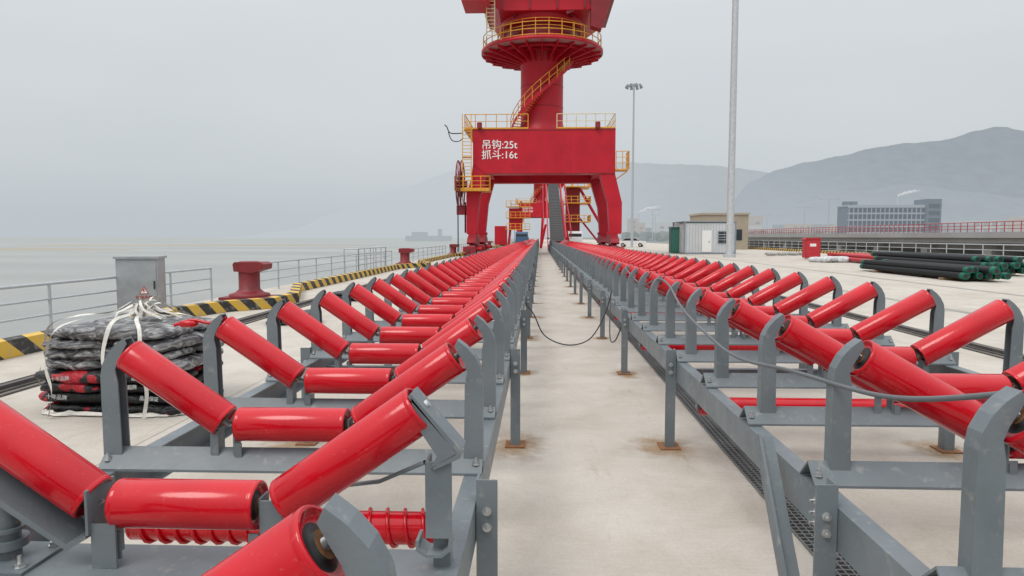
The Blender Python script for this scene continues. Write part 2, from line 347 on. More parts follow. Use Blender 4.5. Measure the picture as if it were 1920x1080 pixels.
def idler(name,mh,wl,ang,rad,lowx,lowz,barh,mz=.873,arms=(-1,1),bar=True):
    b=MB();ca,sa=math.cos(ang),math.sin(ang)
    roller(b,(0,0,mz),(1,0,0),mh,rad)
    for sg in (-1,1):
        c=V((sg*(lowx+wl/2*ca),0,lowz+wl/2*sa));roller(b,c,(sg*ca,0,sa),wl/2,rad)
        E=(lowx+wl*ca,lowz+wl*sa)
        if sg in arms: arm(b,sg,E,.705)
    for sg in (-1,1):
        x=sg*(mh+.008)
        b.box(min(x,x+sg*.007),max(x,x+sg*.007),-.03,.03,.72,mz+.03,5)
        x0,x1=sorted((x-sg*.03,x-sg*.0005));b.box(x0,x1,-.036,-.030,.72,mz-rad*1.02,5)
        if sg in arms:
            x2=sg*(lowx+.02);x0,x1=sorted((x2,x2+sg*.034));b.box(x0,x1,-.030,-.023,.72,lowz-rad*.5,5)
            x0,x1=sorted((x2,x2+sg*.006));b.box(x0,x1,-.022,.03,.72,lowz-rad*.35,5)
            bolt(b,sg*(barh-.025),-.045,.728,4,.03)
    if bar:
        b.prism([(-.078,.702),(0,.775),(.078,.702),(.078,.692),(0,.764),(-.078,.692)],'x',-barh,barh,5)
    return b.mesh(name,[M_red,M_black,M_zinc,M_rust,M_zinc,M_grey])
A35=R(35);A29=R(29.5)
meL=idler('idler_set_narrow',.228,.486,A35,.070,.285,.886,.79)
meL1=idler('idler_set_pivoting',.210,.486,A35,.070,.285,.886,.79,arms=(),bar=False)
meR=idler('idler_set_wide',.275,.60,A29,.0775,.325,.892,1.03)

def conveyor(cx,halfw,rowme,y0,dy,yend,legy0,legdy,skip=()):
    P=empty('belt_conveyor',(cx,0,0))
    n=int((yend-y0)/dy)
    for i in range(n):
        if i in skip: continue
        o=mk('idler_set',rowme,P,(random.uniform(-.005,.005),y0+dy*i,random.uniform(-.002,.002)),(0,0,random.uniform(-.014,.014)))
    b=MB()
    for sg in (-1,1):
        xo=sg*(halfw+.005);xi=sg*(halfw-.068)
        def bx(a,c,z0,z1): b.box(min(a,c),max(a,c),-3,yend,z0,z1,0)
        bx(xo,xo-sg*.008,.535,.690);bx(xo-sg*.008,xi,.682,.690);bx(xo-sg*.008,xi,.535,.543)
    b.obj('stringers',[M_grey],P)
    b=MB();y=legy0;k=0
    while y<yend:
        for sg in (-1,1):
            xa=sg*(halfw+.008);xb=sg*(halfw+.085)
            x0,x1=sorted((xa,xb))
            near=y<14
            b.box(x0,x1,y-.004,y+.004,.012,.775,0)
            xx0,xx1=sorted((xa,xa+sg*.008));b.box(xx0,xx1,y+.0045,y+.08,.012,.775,0)
            if near:
                for z in (.57,.61,.655): 
                    bolt(b,xa+sg*.009,y+.045,z,1,.03,'x' if sg>0 else '-x')
                    bolt(b,xa+sg*.003,y+.16,z,1,.03,'x' if sg>0 else '-x')
                for z in (.60,.66): bolt(b,(x0+x1)/2,y-.004,z,1,.025,'-y')
            b.box(x0-.04,x1+.04,y-.06,y+.12,.004,.013,2)
        if k>0: b.box(-halfw+.07,halfw-.07,y+.14,y+.20,.545,.60,0)
        y+=legdy;k+=1
    b.obj('legs',[M_grey,M_zinc,M_rust],P)
    return P
CL=-1.02;CR=2.085
PL=conveyor(CL,.785,meL,1.89,.858,165,2.40,2.88,skip=(0,))
PR=conveyor(CR,1.02,meR,1.80,.868,84,2.40,2.88)
mk('idler_set',meL,PL,(0,1.04,0))
mk('idler_set',meL1,PL,(0,1.90,0))
b=MB()
b.box(-.79,.79,1.78,2.00,.6915,.70,0)
b.strip([(-.27,.80),(-.33,.775),(-.76,1.068),(-.80,1.17)],[(-.27,.79),(-.33,.755),(-.775,1.052),(-.815,1.17)],1.835,1.965,0)
b.strip([(-.275,.90),(-.30,.85),(-.74,1.12)],[(-.275,.80),(-.335,.778),(-.765,1.065)],1.958,1.965,0)
b.strip([(-.262,.93),(-.262,.80)],[(-.27,.93),(-.27,.80)],1.835,1.965,0)
b.box(-.67,-.43,1.79,1.99,.701,.709,0);b.cyl((-.55,1.895,.709),(-.55,1.895,.89),.035,18,0);b.cyl((-.55,1.895,.74),(-.55,1.895,.765),.055,18,0);b.cyl((-.55,1.895,.79),(-.55,1.895,.80),.05,18,0)
for dx in(-.09,.09):
    for dy in (-.07,.07): bolt(b,-.55+dx,1.895+dy,.709,1,.035)
b.box(-.262,-.19,1.845,1.853,.701,.83,0);b.box(.225,.29,1.86,1.868,.701,.90,0)
b.strip([(.665,1.215),(.805,1.055),(.800,1.035),(.725,1.00)],[(.655,1.207),(.790,1.052),(.787,1.043),(.722,1.01)],1.85,1.95,0)
b.strip([(.665,1.205),(.79,1.05),(.725,1.01)],[(.67,1.14),(.735,1.04),(.715,1.005)],1.85,1.857,0)
b.box(.700,.708,1.86,1.94,.80,1.02,0);b.box(.708,.775,1.86,1.867,.80,1.02,0)
pr=[(.775,.80),(.77,.765),(.745,.745),(.70,.745),(.672,.765),(.672,.795)]
b.strip(pr,[(.766,.80),(.762,.770),(.742,.754),(.703,.754),(.681,.770),(.681,.795)],1.855,1.93,0)
b.box(.715,.765,1.90,1.908,.70,.80,0);b.box(.758,.765,1.908,1.95,.70,.80,0)
b.tube([(.70,1.86,1.02),(.55,1.95,.93),(.40,2.1,.86)],.007,6,0)
b.obj('pivot_frame',[M_grey,M_zinc],PL)
def ret(P,x0,x1,y,z,spiral=False):
    b=MB();r=.066;roller(b,((x0+x1)/2,y,z),(1,0,0),(x1-x0)/2,r,24)
    if spiral:
        pts=[];n=260;turn=18
        for i in range(n):
            t=i/(n-1);a=turn*2*math.pi*t;pts.append((x0+.03+(x1-x0-.06)*t,y+math.cos(a)*(r+.007),z+math.sin(a)*(r+.007)))
        b.tube(pts,.0085,6,0)
    for x in (x0-.02,x1+.02): b.box(x-.004,x+.004,y-.03,y+.03,z-.03,.535,5)
    b.obj('return_roller',[M_red,M_black,M_zinc,M_rust,M_zinc,M_grey],P)
ret(PL,-.68,.70,2.72,.45,True)
for i in range(1,16): ret(PL,-.68,.70,3.12+2.88*i,.42)
for i in range(0,16): ret(PR,-.90,.90,2.15+2.88*i,.40)
b=MB();b.beam((-1.12,3.0,.77),(-1.12,2.42,.01),.012,.07,0,up=(0,1,0));b.beam((-1.085,3.0,.77),(-1.085,2.42,.01),.06,.012,0,up=(0,1,0));b.obj('diagonal_brace',[M_grey],PR)

# rust stains round feet
def stain_mat():
    m,nt,N,L,P=newmat('rust_stain')
    tc=N.new('ShaderNodeTexCoord');g=N.new('ShaderNodeNewGeometry')
    ln=N.new('ShaderNodeVectorMath');ln.operation='LENGTH';
    ob=N.new('ShaderNodeVectorMath');ob.operation='MULTIPLY_ADD';ob.inputs[1].default_value=(2,2,0);ob.inputs[2].default_value=(-1,-1,0);L.new(tc.outputs['UV'],ob.inputs[0]);L.new(ob.outputs[0],ln.inputs[0])
    n=N.new('ShaderNodeTexNoise');n.inputs['Scale'].default_value=7;n.inputs['Detail'].default_value=7;L.new(g.outputs['Position'],n.inputs[0])
    a=N.new('ShaderNodeMath');a.operation='MULTIPLY_ADD';a.inputs[1].default_value=1.8;a.inputs[2].default_value=.1;L.new(n.outputs['Fac'],a.inputs[0])
    s=N.new('ShaderNodeMath');s.operation='SUBTRACT';L.new(a.outputs[0],s.inputs[0]);L.new(ln.outputs['Value'],s.inputs[1])
    mr=N.new('ShaderNodeMapRange');L.new(s.outputs[0],mr.inputs['Value']);mr.inputs['From Min'].default_value=.1;mr.inputs['From Max'].default_value=.9;mr.inputs['To Max'].default_value=.6
    P.inputs['Base Color'].default_value=(.36,.23,.12,1);P.inputs['Roughness'].default_value=.9
    fd=N.new('ShaderNodeMapRange');L.new(ln.outputs['Value'],fd.inputs['Value']);fd.inputs['From Min'].default_value=.4;fd.inputs['From Max'].default_value=1;fd.inputs['To Min'].default_value=1;fd.inputs['To Max'].default_value=0
    mu=N.new('ShaderNodeMath');mu.operation='MULTIPLY';L.new(mr.outputs[0],mu.inputs[0]);L.new(fd.outputs[0],mu.inputs[1]);L.new(mu.outputs[0],P.inputs['Alpha'])
    return m
me=bpy.data.meshes.new('rust_stains');vs=[];fs=[]
for k in range(14):
    for x in (-.15,CR-1.07,CL-.85,CR+1.08):
        y=2.42+2.88*k;rx=random.uniform(.2,.42);ry=random.uniform(.25,.6);ox=random.uniform(-.1,.1)
        o=len(vs);vs+=[(x-rx+ox,y-ry,.0035+.0001*k),(x+rx+ox,y-ry,.0035+.0001*k),(x+rx+ox,y+ry,.0035+.0001*k),(x-rx+ox,y+ry,.0035+.0001*k)];fs.append((o,o+1,o+2,o+3))
me.from_pydata(vs,[],fs);uv=me.uv_layers.new()
for p in me.polygons:
    for q,li in enumerate(p.loop_indices): uv.data[li].uv=((0,0),(1,0),(1,1),(0,1))[q]
me.materials.append(stain_mat());mk('ground_rust_stains',me)

# drain grating
b=MB();b.add([(1.42,-3,.002),(1.66,-3,.002),(1.66,80,.002),(1.42,80,.002)],[(0,1,2,3)],1)
for x in (1.42,1.46,1.50,1.54,1.58,1.62,1.66): b.box(x-.003,x+.003,-3,60,.003,.014,0)
y=.8
while y<30: b.box(1.425,1.655,y-.004,y+.004,.0035,.0125,0);y+=.045
b.obj('drain_grating',[mat('grating_steel',(.20,.21,.21),.5,.4),mat('drain_dark',(.035,.035,.035),.9)])

# cables
def spline(pts,n=12):
    pts=[V(p) for p in pts];out=[]
    P=[pts[0]]+pts+[pts[-1]]
    for i in range(1,len(P)-2):
        for k in range(n):
            t=k/n;a,b_,c,d=P[i-1],P[i],P[i+1],P[i+2]
            out.append(.5*((2*b_)+(c-a)*t+(2*a-5*b_+4*c-d)*t*t+(3*b_-a-3*c+d)*t**3))
    out.append(pts[-1]);return out
b=MB();b.tube(spline([(-.2,9.9,.68),(-.08,10,.50),(.08,10.1,.18),(.42,10.25,.02),(.75,10.2,.12),(.95,10.0,.5),(1.04,9.9,.86)]),.010,8);b.obj('hanging_cable',[M_cable])
b=MB();b.tube(spline([(1.26,1.84,1.235),(1.17,2.3,1.115),(1.10,3.0,1.065),(1.07,3.7,1.0),(1.08,4.4,1.02),(1.10,5.3,1.10),(1.16,6.2,1.22),(1.20,7.0,1.22),(1.18,8,1.1),(1.18,9.5,1.22)]),.009,8);b.obj('loose_cable',[M_cable2])
b=MB();b.tube(spline([(1.04,8.3,.7),(.96,8.6,.35),(.96,9.3,.3),(1.04,10,.8)]),.009,6);b.obj('loose_cable',[M_cable])

# ------------------------------------------------------------------ crane rails
for nm,x in (('crane_rail',-5.78),('crane_rail',6.5)):
    b=MB();b.add([(x-.22,-6,.003),(x+.22,-6,.003),(x+.22,400,.003),(x-.22,400,.003)],[(0,1,2,3)],1)
    b.box(x-.04,x+.04,-6,400,.02,.06,0);b.box(x-.10,x+.10,-6,400,.0035,.02,0)
    b.box(x-.235,x-.215,-6,400,.001,.02,0);b.box(x+.215,x+.235,-6,400,.001,.02,0)
    b.obj(nm,[M_steel,mat('rail_slot',(.14,.125,.11),.9,0,.3,2)])
for x in (9.3,13.5):
    b=MB();b.add([(x-.12,-6,.0035),(x+.12,-6,.0035),(x+.12,300,.0035),(x-.12,300,.0035)],[(0,1,2,3)]);b.obj('cable_trench_cover',[mat('trench_cover',(.28,.27,.25),.8,0,.2,2)])

# ------------------------------------------------------------------ kerb, railings, bollards
BOL=[17.9,39,61,83,105,129]
path=[(-7.2,-6)]
for y in BOL: path+=[(-7.2,y-4.6),(-6.85,y-3.2),(-6.1,y-2.4),(-6.1,y-.9),(-7.2,y+2.4)]
path+=[(-7.2,300)]
b=MB()
for (x0,y0),(x1,y1) in zip(path[:-1],path[1:]):
    d=V((x1-x0,y1-y0,0)).normalized()*.03;b.beam((x0-d.x-.12,y0-d.y,.125+.0005*random.random()),(x1+d.x-.12,y1+d.y,.125),.24,.24,0)
b.obj('striped_kerb',[M_str])
def railing(b,pts,h,sp,rails,r=.022,m=0,base=0,toe=False):
    for p,q in zip(pts[:-1],pts[1:]):
        p=V(p);q=V(q);Ln=(q-p).length;n=max(1,round(Ln/sp))
        for i in range(n+1):
            a=p.lerp(q,i/n);b.cyl(a+V((0,0,base)),a+V((0,0,h)),r,8,m)
        for z in rails: b.cyl(p+V((0,0,z)),q+V((0,0,z)),r if z==h else r*.7,8,m)
        if toe: b.beam(p+V((0,0,.08)),q+V((0,0,.08)),.01,.15,m)
for i,y in enumerate(BOL):
    b=MB();a=(-4 if i==0 else BOL[i-1]+1.6);e_=y-1.0
    railing(b,[(-8.3,a,0),(-8.3,e_,0)],.86,1.9,(.86,.60,.34),.026);b.obj('quay_railing',[M_rail])
b=MB();railing(b,[(-8.3,131,0),(-8.3,300,0)],.86,3,(.86,.60,.34),.026);b.obj('quay_railing',[M_rail])
b=MB();railing(b,[(-8.1,28,0),(-7.5,28,0),(-7.5,33,0),(-8.1,33,0)],1.15,1.0,(1.15,.85,.5),.025);b.obj('safety_gate',[M_rail])
M_bol=mat('bollard_red',(.19,.012,.016),.5,0,.25,4)
def bollard(y):
    b=MB();X=-7.75
    b.box(X-.62,X+.62,y-.5,y+.5,.003,.07,0)
    b.lathe([(.07,.52),(.13,.52),(.17,.38),(.26,.27),(.70,.27),(.74,.27),(.98,.27),(1.0,.24),(1.0,.001)],(X,y,0),(0,0,1),28,[0]*9)
    b.prism([(X-.29,.74),(X+.20,.70),(X+.50,.80),(X+.52,.93),(X+.42,.985),(X-.27,.985),(X-.31,.93)],'y',y-.30,y+.30,0)
    b.obj('mooring_bollard',[M_bol])
for y in BOL: bollard(y)

# control cabinet
P=empty('electrical_cabinet',(-7.98,13.35,0));P.rotation_euler=(0,0,R(14))
M_ss=mat('cabinet_steel',(.34,.36,.38),.38,.35,.2,2,.05,8)
b=MB();b.box(-.38,.38,-.25,.25,.10,1.22,0);b.box(-.41,.41,-.29,.29,1.22,1.265,0);b.box(-.35,.35,-.22,.22,.003,.10,1)
b.box(-.35,.35,-.262,-.252,.14,1.18,0);b.box(.30,.325,-.28,-.263,.62,.78,1);b.obj('cabinet_body',[M_ss,M_black],P)
b=MB();b.prism([(.03,.52),(.21,.52),(.12,.68)],'y',-.268,-.264,0);b.prism([(.058,.538),(.182,.538),(.12,.648)],'y',-.2715,-.2685,1);b.prism([(.107,.63),(.135,.63),(.123,.59),(.145,.59),(.105,.545),(.116,.578),(.094,.578)],'y',-.275,-.272,0)
b.obj('hazard_triangle',[mat('sign_red',(.42,.07,.04),.5),M_white],P)
def text(body,size,loc,rot,mt,parent=None,name='lettering',ext=.004,bold=0,align='CENTER',spacing=1):
    cu=bpy.data.curves.new(name,'FONT');cu.body=body;cu.size=size;cu.extrude=ext;cu.offset=bold;cu.align_x=align;cu.align_y='CENTER';cu.space_line=spacing
    o=bpy.data.objects.new(name,cu);COL.objects.link(o);o.location=loc;o.rotation_euler=rot;cu.materials.append(mt)
    if parent:o.parent=parent
    return o
text('有电危险',.08,(.12,-.268,.45),(R(90),0,0),mat('label_red',(.45,.05,.03),.5),P,'label',.002)

# ------------------------------------------------------------------ pallet of bags
def bagmat():
    m,nt,N,L,P=newmat('black_bag_film')
    g=N.new('ShaderNodeNewGeometry').outputs['Position']
    n=N.new('ShaderNodeTexNoise');n.inputs['Scale'].default_value=3.6;n.inputs['Detail'].default_value=2;L.new(g,n.inputs[0])
    cr=N.new('ShaderNodeValToRGB');L.new(n.outputs['Fac'],cr.inputs['Fac']);e=cr.color_ramp.elements;e[0].position=.62;e[1].position=.63;e[0].color=(.012,.012,.014,1);e[1].color=(.38,.015,.025,1);L.new(cr.outputs[0],P.inputs['Base Color'])
    n2=N.new('ShaderNodeTexNoise');n2.inputs['Scale'].default_value=11;n2.inputs['Detail'].default_value=5;n2.inputs['Distortion'].default_value=1.5;L.new(g,n2.inputs[0])
    b=N.new('ShaderNodeBump');b.inputs['Strength'].default_value=1;b.inputs['Distance'].default_value=.03;L.new(n2.outputs['Fac'],b.inputs['Height']);L.new(b.outputs[0],P.inputs['Normal'])
    P.inputs['Roughness'].default_value=.33;P.inputs['Specular IOR Level'].default_value=.35;return m
def wrapmat():
    m,nt,N,L,P=newmat('clear_wrap_film')
    g=N.new('ShaderNodeNewGeometry').outputs['Position']
    mp=N.new('ShaderNodeMapping');mp.inputs['Scale'].default_value=(1,1,2.2);L.new(g,mp.inputs[0])
    n=N.new('ShaderNodeTexNoise');n.inputs['Scale'].default_value=5;n.inputs['Detail'].default_value=8;n.inputs['Distortion'].default_value=2.2;L.new(mp.outputs[0],n.inputs[0])
    cr=N.new('ShaderNodeValToRGB');L.new(n.outputs['Fac'],cr.inputs['Fac']);e=cr.color_ramp.elements;e[0].position=.36;e[1].position=.66;e[0].color=(.035,.035,.04,1);e[1].color=(.40,.40,.40,1);x=e.new(.5);x.color=(.13,.125,.13,1);L.new(cr.outputs[0],P.inputs['Base Color'])
    b=N.new('ShaderNodeBump');b.inputs['Strength'].default_value=1;b.inputs['Distance'].default_value=.05;L.new(n.outputs['Fac'],b.inputs['Height']);L.new(b.outputs[0],P.inputs['Normal'])
    P.inputs['Roughness'].default_value=.18;return m
M_bag=bagmat();M_wrap=wrapmat();M_strap=mat('woven_strap',(.62,.60,.55),.7,0,.18,20,.4,90)
def bag(b,c,sx,sy,sz,m,seed,rot=0,nu=40,nv=12):
    pts=[];cr_,sr=math.cos(rot),math.sin(rot)
    for j in range(nv+1):
        ph=-math.pi/2+math.pi*j/nv
        for i in range(nu):
            th=2*math.pi*i/nu
            def se(v,e): return math.copysign(abs(v)**e,v)
            x=se(math.cos(ph),.55)*se(math.cos(th),.4);y=se(math.cos(ph),.55)*se(math.sin(th),.4);z=se(math.sin(ph),.75)
            p=V((x*sx,y*sy,z*sz));nn=noise.noise_vector(p*5+V((seed*3.1,seed,0)));n3=noise.noise_vector(p*13+V((seed,0,seed)))
            k=min(1,sx/.3)
            p+=V((nn.x*.045,nn.y*.045,nn.z*.03))*k+n3*.014*k
            pts.append((c[0]+p.x*cr_-p.y*sr,c[1]+p.x*sr+p.y*cr_,max(.006,c[2]+p.z)))
    fs=[(j*nu+i,j*nu+(i+1)%nu,(j+1)*nu+(i+1)%nu,(j+1)*nu+i) for j in range(nv) for i in range(nu)]
    b.add(pts,fs,m,True)
def bagpile(name,loc,layers,wrapfrom,sc=1,rot=0,straps=True):
    P=empty(name,loc);P.rotation_euler=(0,0,rot);P.scale=(sc,)*3
    b=MB();lz=.10;k=0
    for l in range(layers):
        z=.06+lz*l;m=1 if l>=wrapfrom else 0
        spread=1.0-(.05*max(0,l-layers+3));rj=random.uniform(-.04,.04)
        if l%2==0: cells=[(-.35,0,.35,.48),(.35,0,.35,.48)]
        else: cells=[(0,-.25,.70,.25),(0,.25,.70,.25)]
        for (x,y,sx,sy) in cells:
            k+=1;bag(b,(x*spread+rj+random.uniform(-.02,.02),y+random.uniform(-.03,.03),z),sx*spread*random.uniform(.96,1.06),sy*random.uniform(.96,1.06),.066,m,k+loc[1],random.uniform(-.04,.04))
    b.obj('bags',[M_bag,M_wrap],P)
    if straps:
        top=.06+lz*layers;b=MB()
        def ribbon(pts,wd):
            pts=spline(pts,8)
            vs=[]
            for i,p in enumerate(pts):
                d=(pts[min(i+1,len(pts)-1)]-pts[max(i-1,0)]).normalized();n_=V((p.x,p.y,.3)).normalized();a=d.cross(n_).normalized();
                tw=noise.noise(p*4)*.03
                vs+=[p+a*wd/2+n_*tw,p-a*wd/2-n_*tw]
            b.add(vs,[(2*i,2*i+1,2*i+3,2*i+2) for i in range(len(pts)-1)],0,True)
        for i,(x,y) in enumerate([(-.42,-.60),(.14,-.60),(.46,-.58),(-.80,-.2),(.80,.1),(.3,.62),(-.4,.62)]):
            j=random.uniform(-.06,.06)
            ribbon([(x+j,y,.02),(x*1.02-j,y*1.03,top*.3),(x*1.0+j*.6,y*1.04,top*.62),(x*.9,y*.95,top*.93),(x*.6,y*.65,top+.03),(x*.3+.05,y*.3,top+.06),(x*.1+.08,y*.1,top+.13+.01*i)],.032)
        for i in range(20):
            a=random.uniform(0,6.28);r1=random.uniform(.12,.42);h=random.uniform(.04,.2)
            ribbon([(.1,0,top+.02),(.1+r1*.4*math.cos(a),r1*.4*math.sin(a),top+h),(.1+r1*math.cos(a+.2),r1*math.sin(a+.2),top+h*.6),(.1+r1*1.2*math.cos(a+.6),r1*1.2*math.sin(a+.6),top+.015)],random.uniform(.012,.024))
        nu,nv=90,4;pts=[]
        for j in range(nv):
            for i in range(nu):
                a=2*math.pi*i/nu;c_,s_=math.cos(a),math.sin(a)
                ex=math.copysign(abs(c_)**.4,c_)*.70;ey=math.copysign(abs(s_)**.4,s_)*.49
                q=noise.noise_vector(V((c_*6,s_*6,j*.9)));o=1+.05*(1-j/(nv-1))+q.x*.07
                pts.append((ex*o,ey*o,.010+.018*j*(.4+1.2*abs(q.y))))
        b.add(pts,[(j*nu+i,j*nu+(i+1)%nu,(j+1)*nu+(i+1)%nu,(j+1)*nu+i) for j in range(nv-1) for i in range(nu)],0,True)
        b.obj('straps',[M_strap],P)
    return P
P=bagpile('wrapped_bag_pallet',(-3.98,6.5,0),8,4,1.0,R(-2))
Mt=mat('bag_print_white',(.45,.45,.45),.5)
for (x,z,s,t,a) in [(-.40,.19,.05,'十年品牌',4),(.28,.29,.045,'十年超牌',-3),(.48,.19,.045,'品质保证',3),(-.36,.36,.045,'十年品牌',-4),(.40,.37,.04,'品质保证',2)]:
    text(t,s,(x,-.555,z),(R(90),R(a),0),Mt,P,'bag_print',.001,.0005)
bagpile('wrapped_bag_pallet',(-4.7,12.8,0),3,9,.7,.3,False)
bagpile('wrapped_bag_pallet',(-4.9,17.5,0),3,9,.7,.1,False)
bagpile('wrapped_bag_pallet',(-4.6,26,0),4,2,.8,.1,False)
b=MB();b.tube(spline([(-1.98,3.6,1.17),(-1.88,3.6,1.20),(-1.78,3.6,1.185),(-1.70,3.62,1.21)],5),.010,6);bag(b,(-1.90,3.6,1.18),.05,.03,.02,0,3,0,12,6);b.obj('red_rag',[M_red])

# ------------------------------------------------------------------ portal crane
def crane():
    P=empty('portal_crane',(.25,60,0))
    b=MB();Dp=10.0
    for y0 in (0,Dp):
        b.prism([(-6.1,8.0),(-5.0,7.1),(4.9,7.1),(6.25,7.1),(6.25,11.0),(-6.1,11.0)],'y',y0,y0+1.3,0)
    for sx in (-1,1):
        b.box(min(sx*4.8,sx*6.05),max(sx*4.8,sx*6.05),1.3,Dp,7.4,10.9,0)
        for y0 in (0,Dp):
            if sx>0: poly=[(4.9,7.1),(6.25,7.1),(6.85,4.7),(6.85,1.9),(5.85,1.9),(5.65,4.6)]
            else: poly=[(-4.95,7.2),(-6.1,8.0),(-6.3,6.6),(-6.7,5.4),(-6.7,1.9),(-5.85,1.9),(-5.55,5.0)]
            b.prism(poly,'y',y0+.05,y0+1.25,0)
            b.beam((sx*6.86,y0+.65,4.7),(sx*6.86,y0+.65,2.0),.04,1.1,1)
    b.box(-4.8,4.8,3.2,8.4,9.5,10.95,0)
    for x in (-2.6,2.4): b.box(x-.012,x+.012,-.008,-.002,7.15,10.95,1)
    b.box(-6.1,6.25,-.03,-.002,10.85,10.93,1);b.box(-5.0,6.2,-.03,-.002,7.11,7.19,1)
    b.obj('portal_frame',[M_crane,M_craned],P)
    b=MB()
    for sx in (-1,1):
        for y0 in (0,Dp):
            cx=sx*6.15;cy=y0+.65
            b.prism([(cy-2.4,1.15),(cy-1.9,1.5),(cy-.4,1.95),(cy+.4,1.95),(cy+1.9,1.5),(cy+2.4,1.15),(cy+2.2,1.0),(cy-2.2,1.0)],'x',cx-.35,cx+.35,0)
            for dy in (-1.6,1.6):
                b.prism([(cy+dy-1.15,.45),(cy+dy-.8,.9),(cy+dy+.8,.9),(cy+dy+1.15,.45),(cy+dy+.9,.3),(cy+dy-.9,.3)],'x',cx-.3,cx+.3,0)
                b.box(cx-.18,cx+.18,cy+dy-.2,cy+dy+.2,.9,1.15,1)
                for d2 in (-.65,.65): b.cyl((cx-.12,cy+dy+d2,.34),(cx+.12,cy+dy+d2,.34),.28,20,2)
                b.cyl((cx+.3,cy+dy,.6),(cx+.85,cy+dy,.6),.17,14,1)
                b.box(cx-.75,cx-.3,cy+dy-.2,cy+dy+.2,.35,.8,1)
            b.box(cx-.45,cx+.45,cy-2.95,cy-2.75,.15,.8,0)
            b.cyl((cx-.2,cy-3.1,.5),(cx-.2,cy-2.95,.5),.12,10,2)
            b.cyl((cx,cy,1.85),(cx,cy,2.1),.5,18,1)
    b.obj('travel_bogies',[M_craned,M_crane,M_steel],P)
    cx,cy=-.1,5.2
    b=MB()
    b.lathe([(10.9,2.6),(11.6,2.15),(12.2,1.98),(17.4,1.98),(18.4,2.5),(18.55,2.5)],(cx,cy,0),(0,0,1),40,[0]*5)
    for z in (13.6,15.5): b.lathe([(z,1.985),(z,2.0),(z+.05,2.0),(z+.05,1.985)],(cx,cy,0),(0,0,1),40,[1]*3)
    RD=5.65
    b.lathe([(18.50,2.0),(18.50,RD),(18.80,RD),(18.80,2.0)],(cx,cy,0),(0,0,1),56,[2,0,0])
    b.lathe([(18.8,3.9),(19.5,3.9),(19.5,3.3),(20.6,3.3),(20.6,3.8),(21.3,3.8)],(cx,cy,0),(0,0,1),40,[1,1,1,0,0])
    for i in range(24):
        a=2*math.pi*i/24;c_,s_=math.cos(a),math.sin(a)
        p0=V((cx+2.0*c_,cy+2.0*s_,17.5));t=V((-s_,c_,0))*.04
        vs=[p0,V((cx+RD*.98*c_,cy+RD*.98*s_,18.30)),V((cx+RD*.98*c_,cy+RD*.98*s_,18.51)),V((cx+2.0*c_,cy+2.0*s_,18.51))]
        b.add([v-t for v in vs]+[v+t for v in vs],[(0,1,2,3),(7,6,5,4),(0,4,5,1),(1,5,6,2),(2,6,7,3),(3,7,4,0)],0)
    for rr in (3.3,4.6): b.lathe([(18.15,rr),(18.5,rr),(18.5,rr+.06),(18.15,rr+.06)],(cx,cy,0),(0,0,1),48,[0]*3)
    b.obj('column_and_slewing_deck',[M_crane,M_craned,mat('deck_underside',(.36,.20,.20),.6,0,.3,2)],P)
    b=MB()
    n=30;ring=[(cx+RD*.97*math.cos(2*math.pi*i/n),cy+RD*.97*math.sin(2*math.pi*i/n)) for i in range(n)]
    for (x,y) in ring: b.cyl((x,y,18.8),(x,y,20.0),.04,6,0)
    for z in (20.0,19.4,18.93): b.tube([(x,y,z) for x,y in ring],.04,6,0,True)
    n=22;ring=[(cx+4.15*math.cos(2*math.pi*i/n),cy+4.15*math.sin(2*math.pi*i/n)) for i in range(n)]
    for (x,y) in ring: b.cyl((x,y,19.5),(x,y,20.7),.03,6,0)
    for z in (20.7,20.1): b.tube([(x,y,z) for x,y in ring],.03,6,0,True)
    for m,xa,xb in ((0,-6.8,-1.3),(1,1.2,6.2)):
        railing(b,[(xa,.1,11.0),(xb,.1,11.0)],1.25,.9,(1.25,.65),.035,m)
        railing(b,[(xa,Dp+1,11.0),(xb,Dp+1,11.0)],1.25,1.2,(1.25,.65),.035,m)
    railing(b,[(-6.8,.1,11.0),(-6.8,Dp+1,11.0)],1.25,1.2,(1.25,.65),.035,0);railing(b,[(6.2,.1,11.0),(6.2,Dp+1,11.0)],1.25,1.2,(1.25,.65),.035,1)
    b.box(-6.9,-6.12,0,Dp+1.2,10.9,10.98,0)
    b.beam((-6.8,-.04,11.04),(-1.3,-.04,11.04),.03,.12,0);b.beam((1.2,-.04,11.04),(6.2,-.04,11.04),.03,.12,0)
    b.box(-7.6,-4.6,-.9,1.6,5.6,5.7,0)
    railing(b,[(-7.6,1.6,5.7),(-7.6,-.9,5.7),(-4.6,-.9,5.7),(-4.6,0,5.7)],1.15,.75,(1.15,.75,.38),.035,0,toe=True)
    b.box(6.25,7.4,-.2,1.5,7.4,7.5,0);railing(b,[(6.3,-.2,7.5),(7.4,-.2,7.5),(7.4,1.5,7.5)],1.5,.55,(1.5,1.0,.5),.035,0);b.beam((6.3,.6,6.6),(7.35,.6,7.35),.08,.08,0)
    for x in (-6.95,-6.2): b.beam((x,-.5,5.7),(x,-.5,12.2),.07,.05,0)
    z=5.9
    while z<11.2: b.box(-6.95,-6.2,-.53,-.47,z,z+.05,0);z+=.3
    b.box(-6.95,-6.2,-.6,.1,8.5,8.56,0)
    n=34;pr=None;ra,rb=2.15,3.0
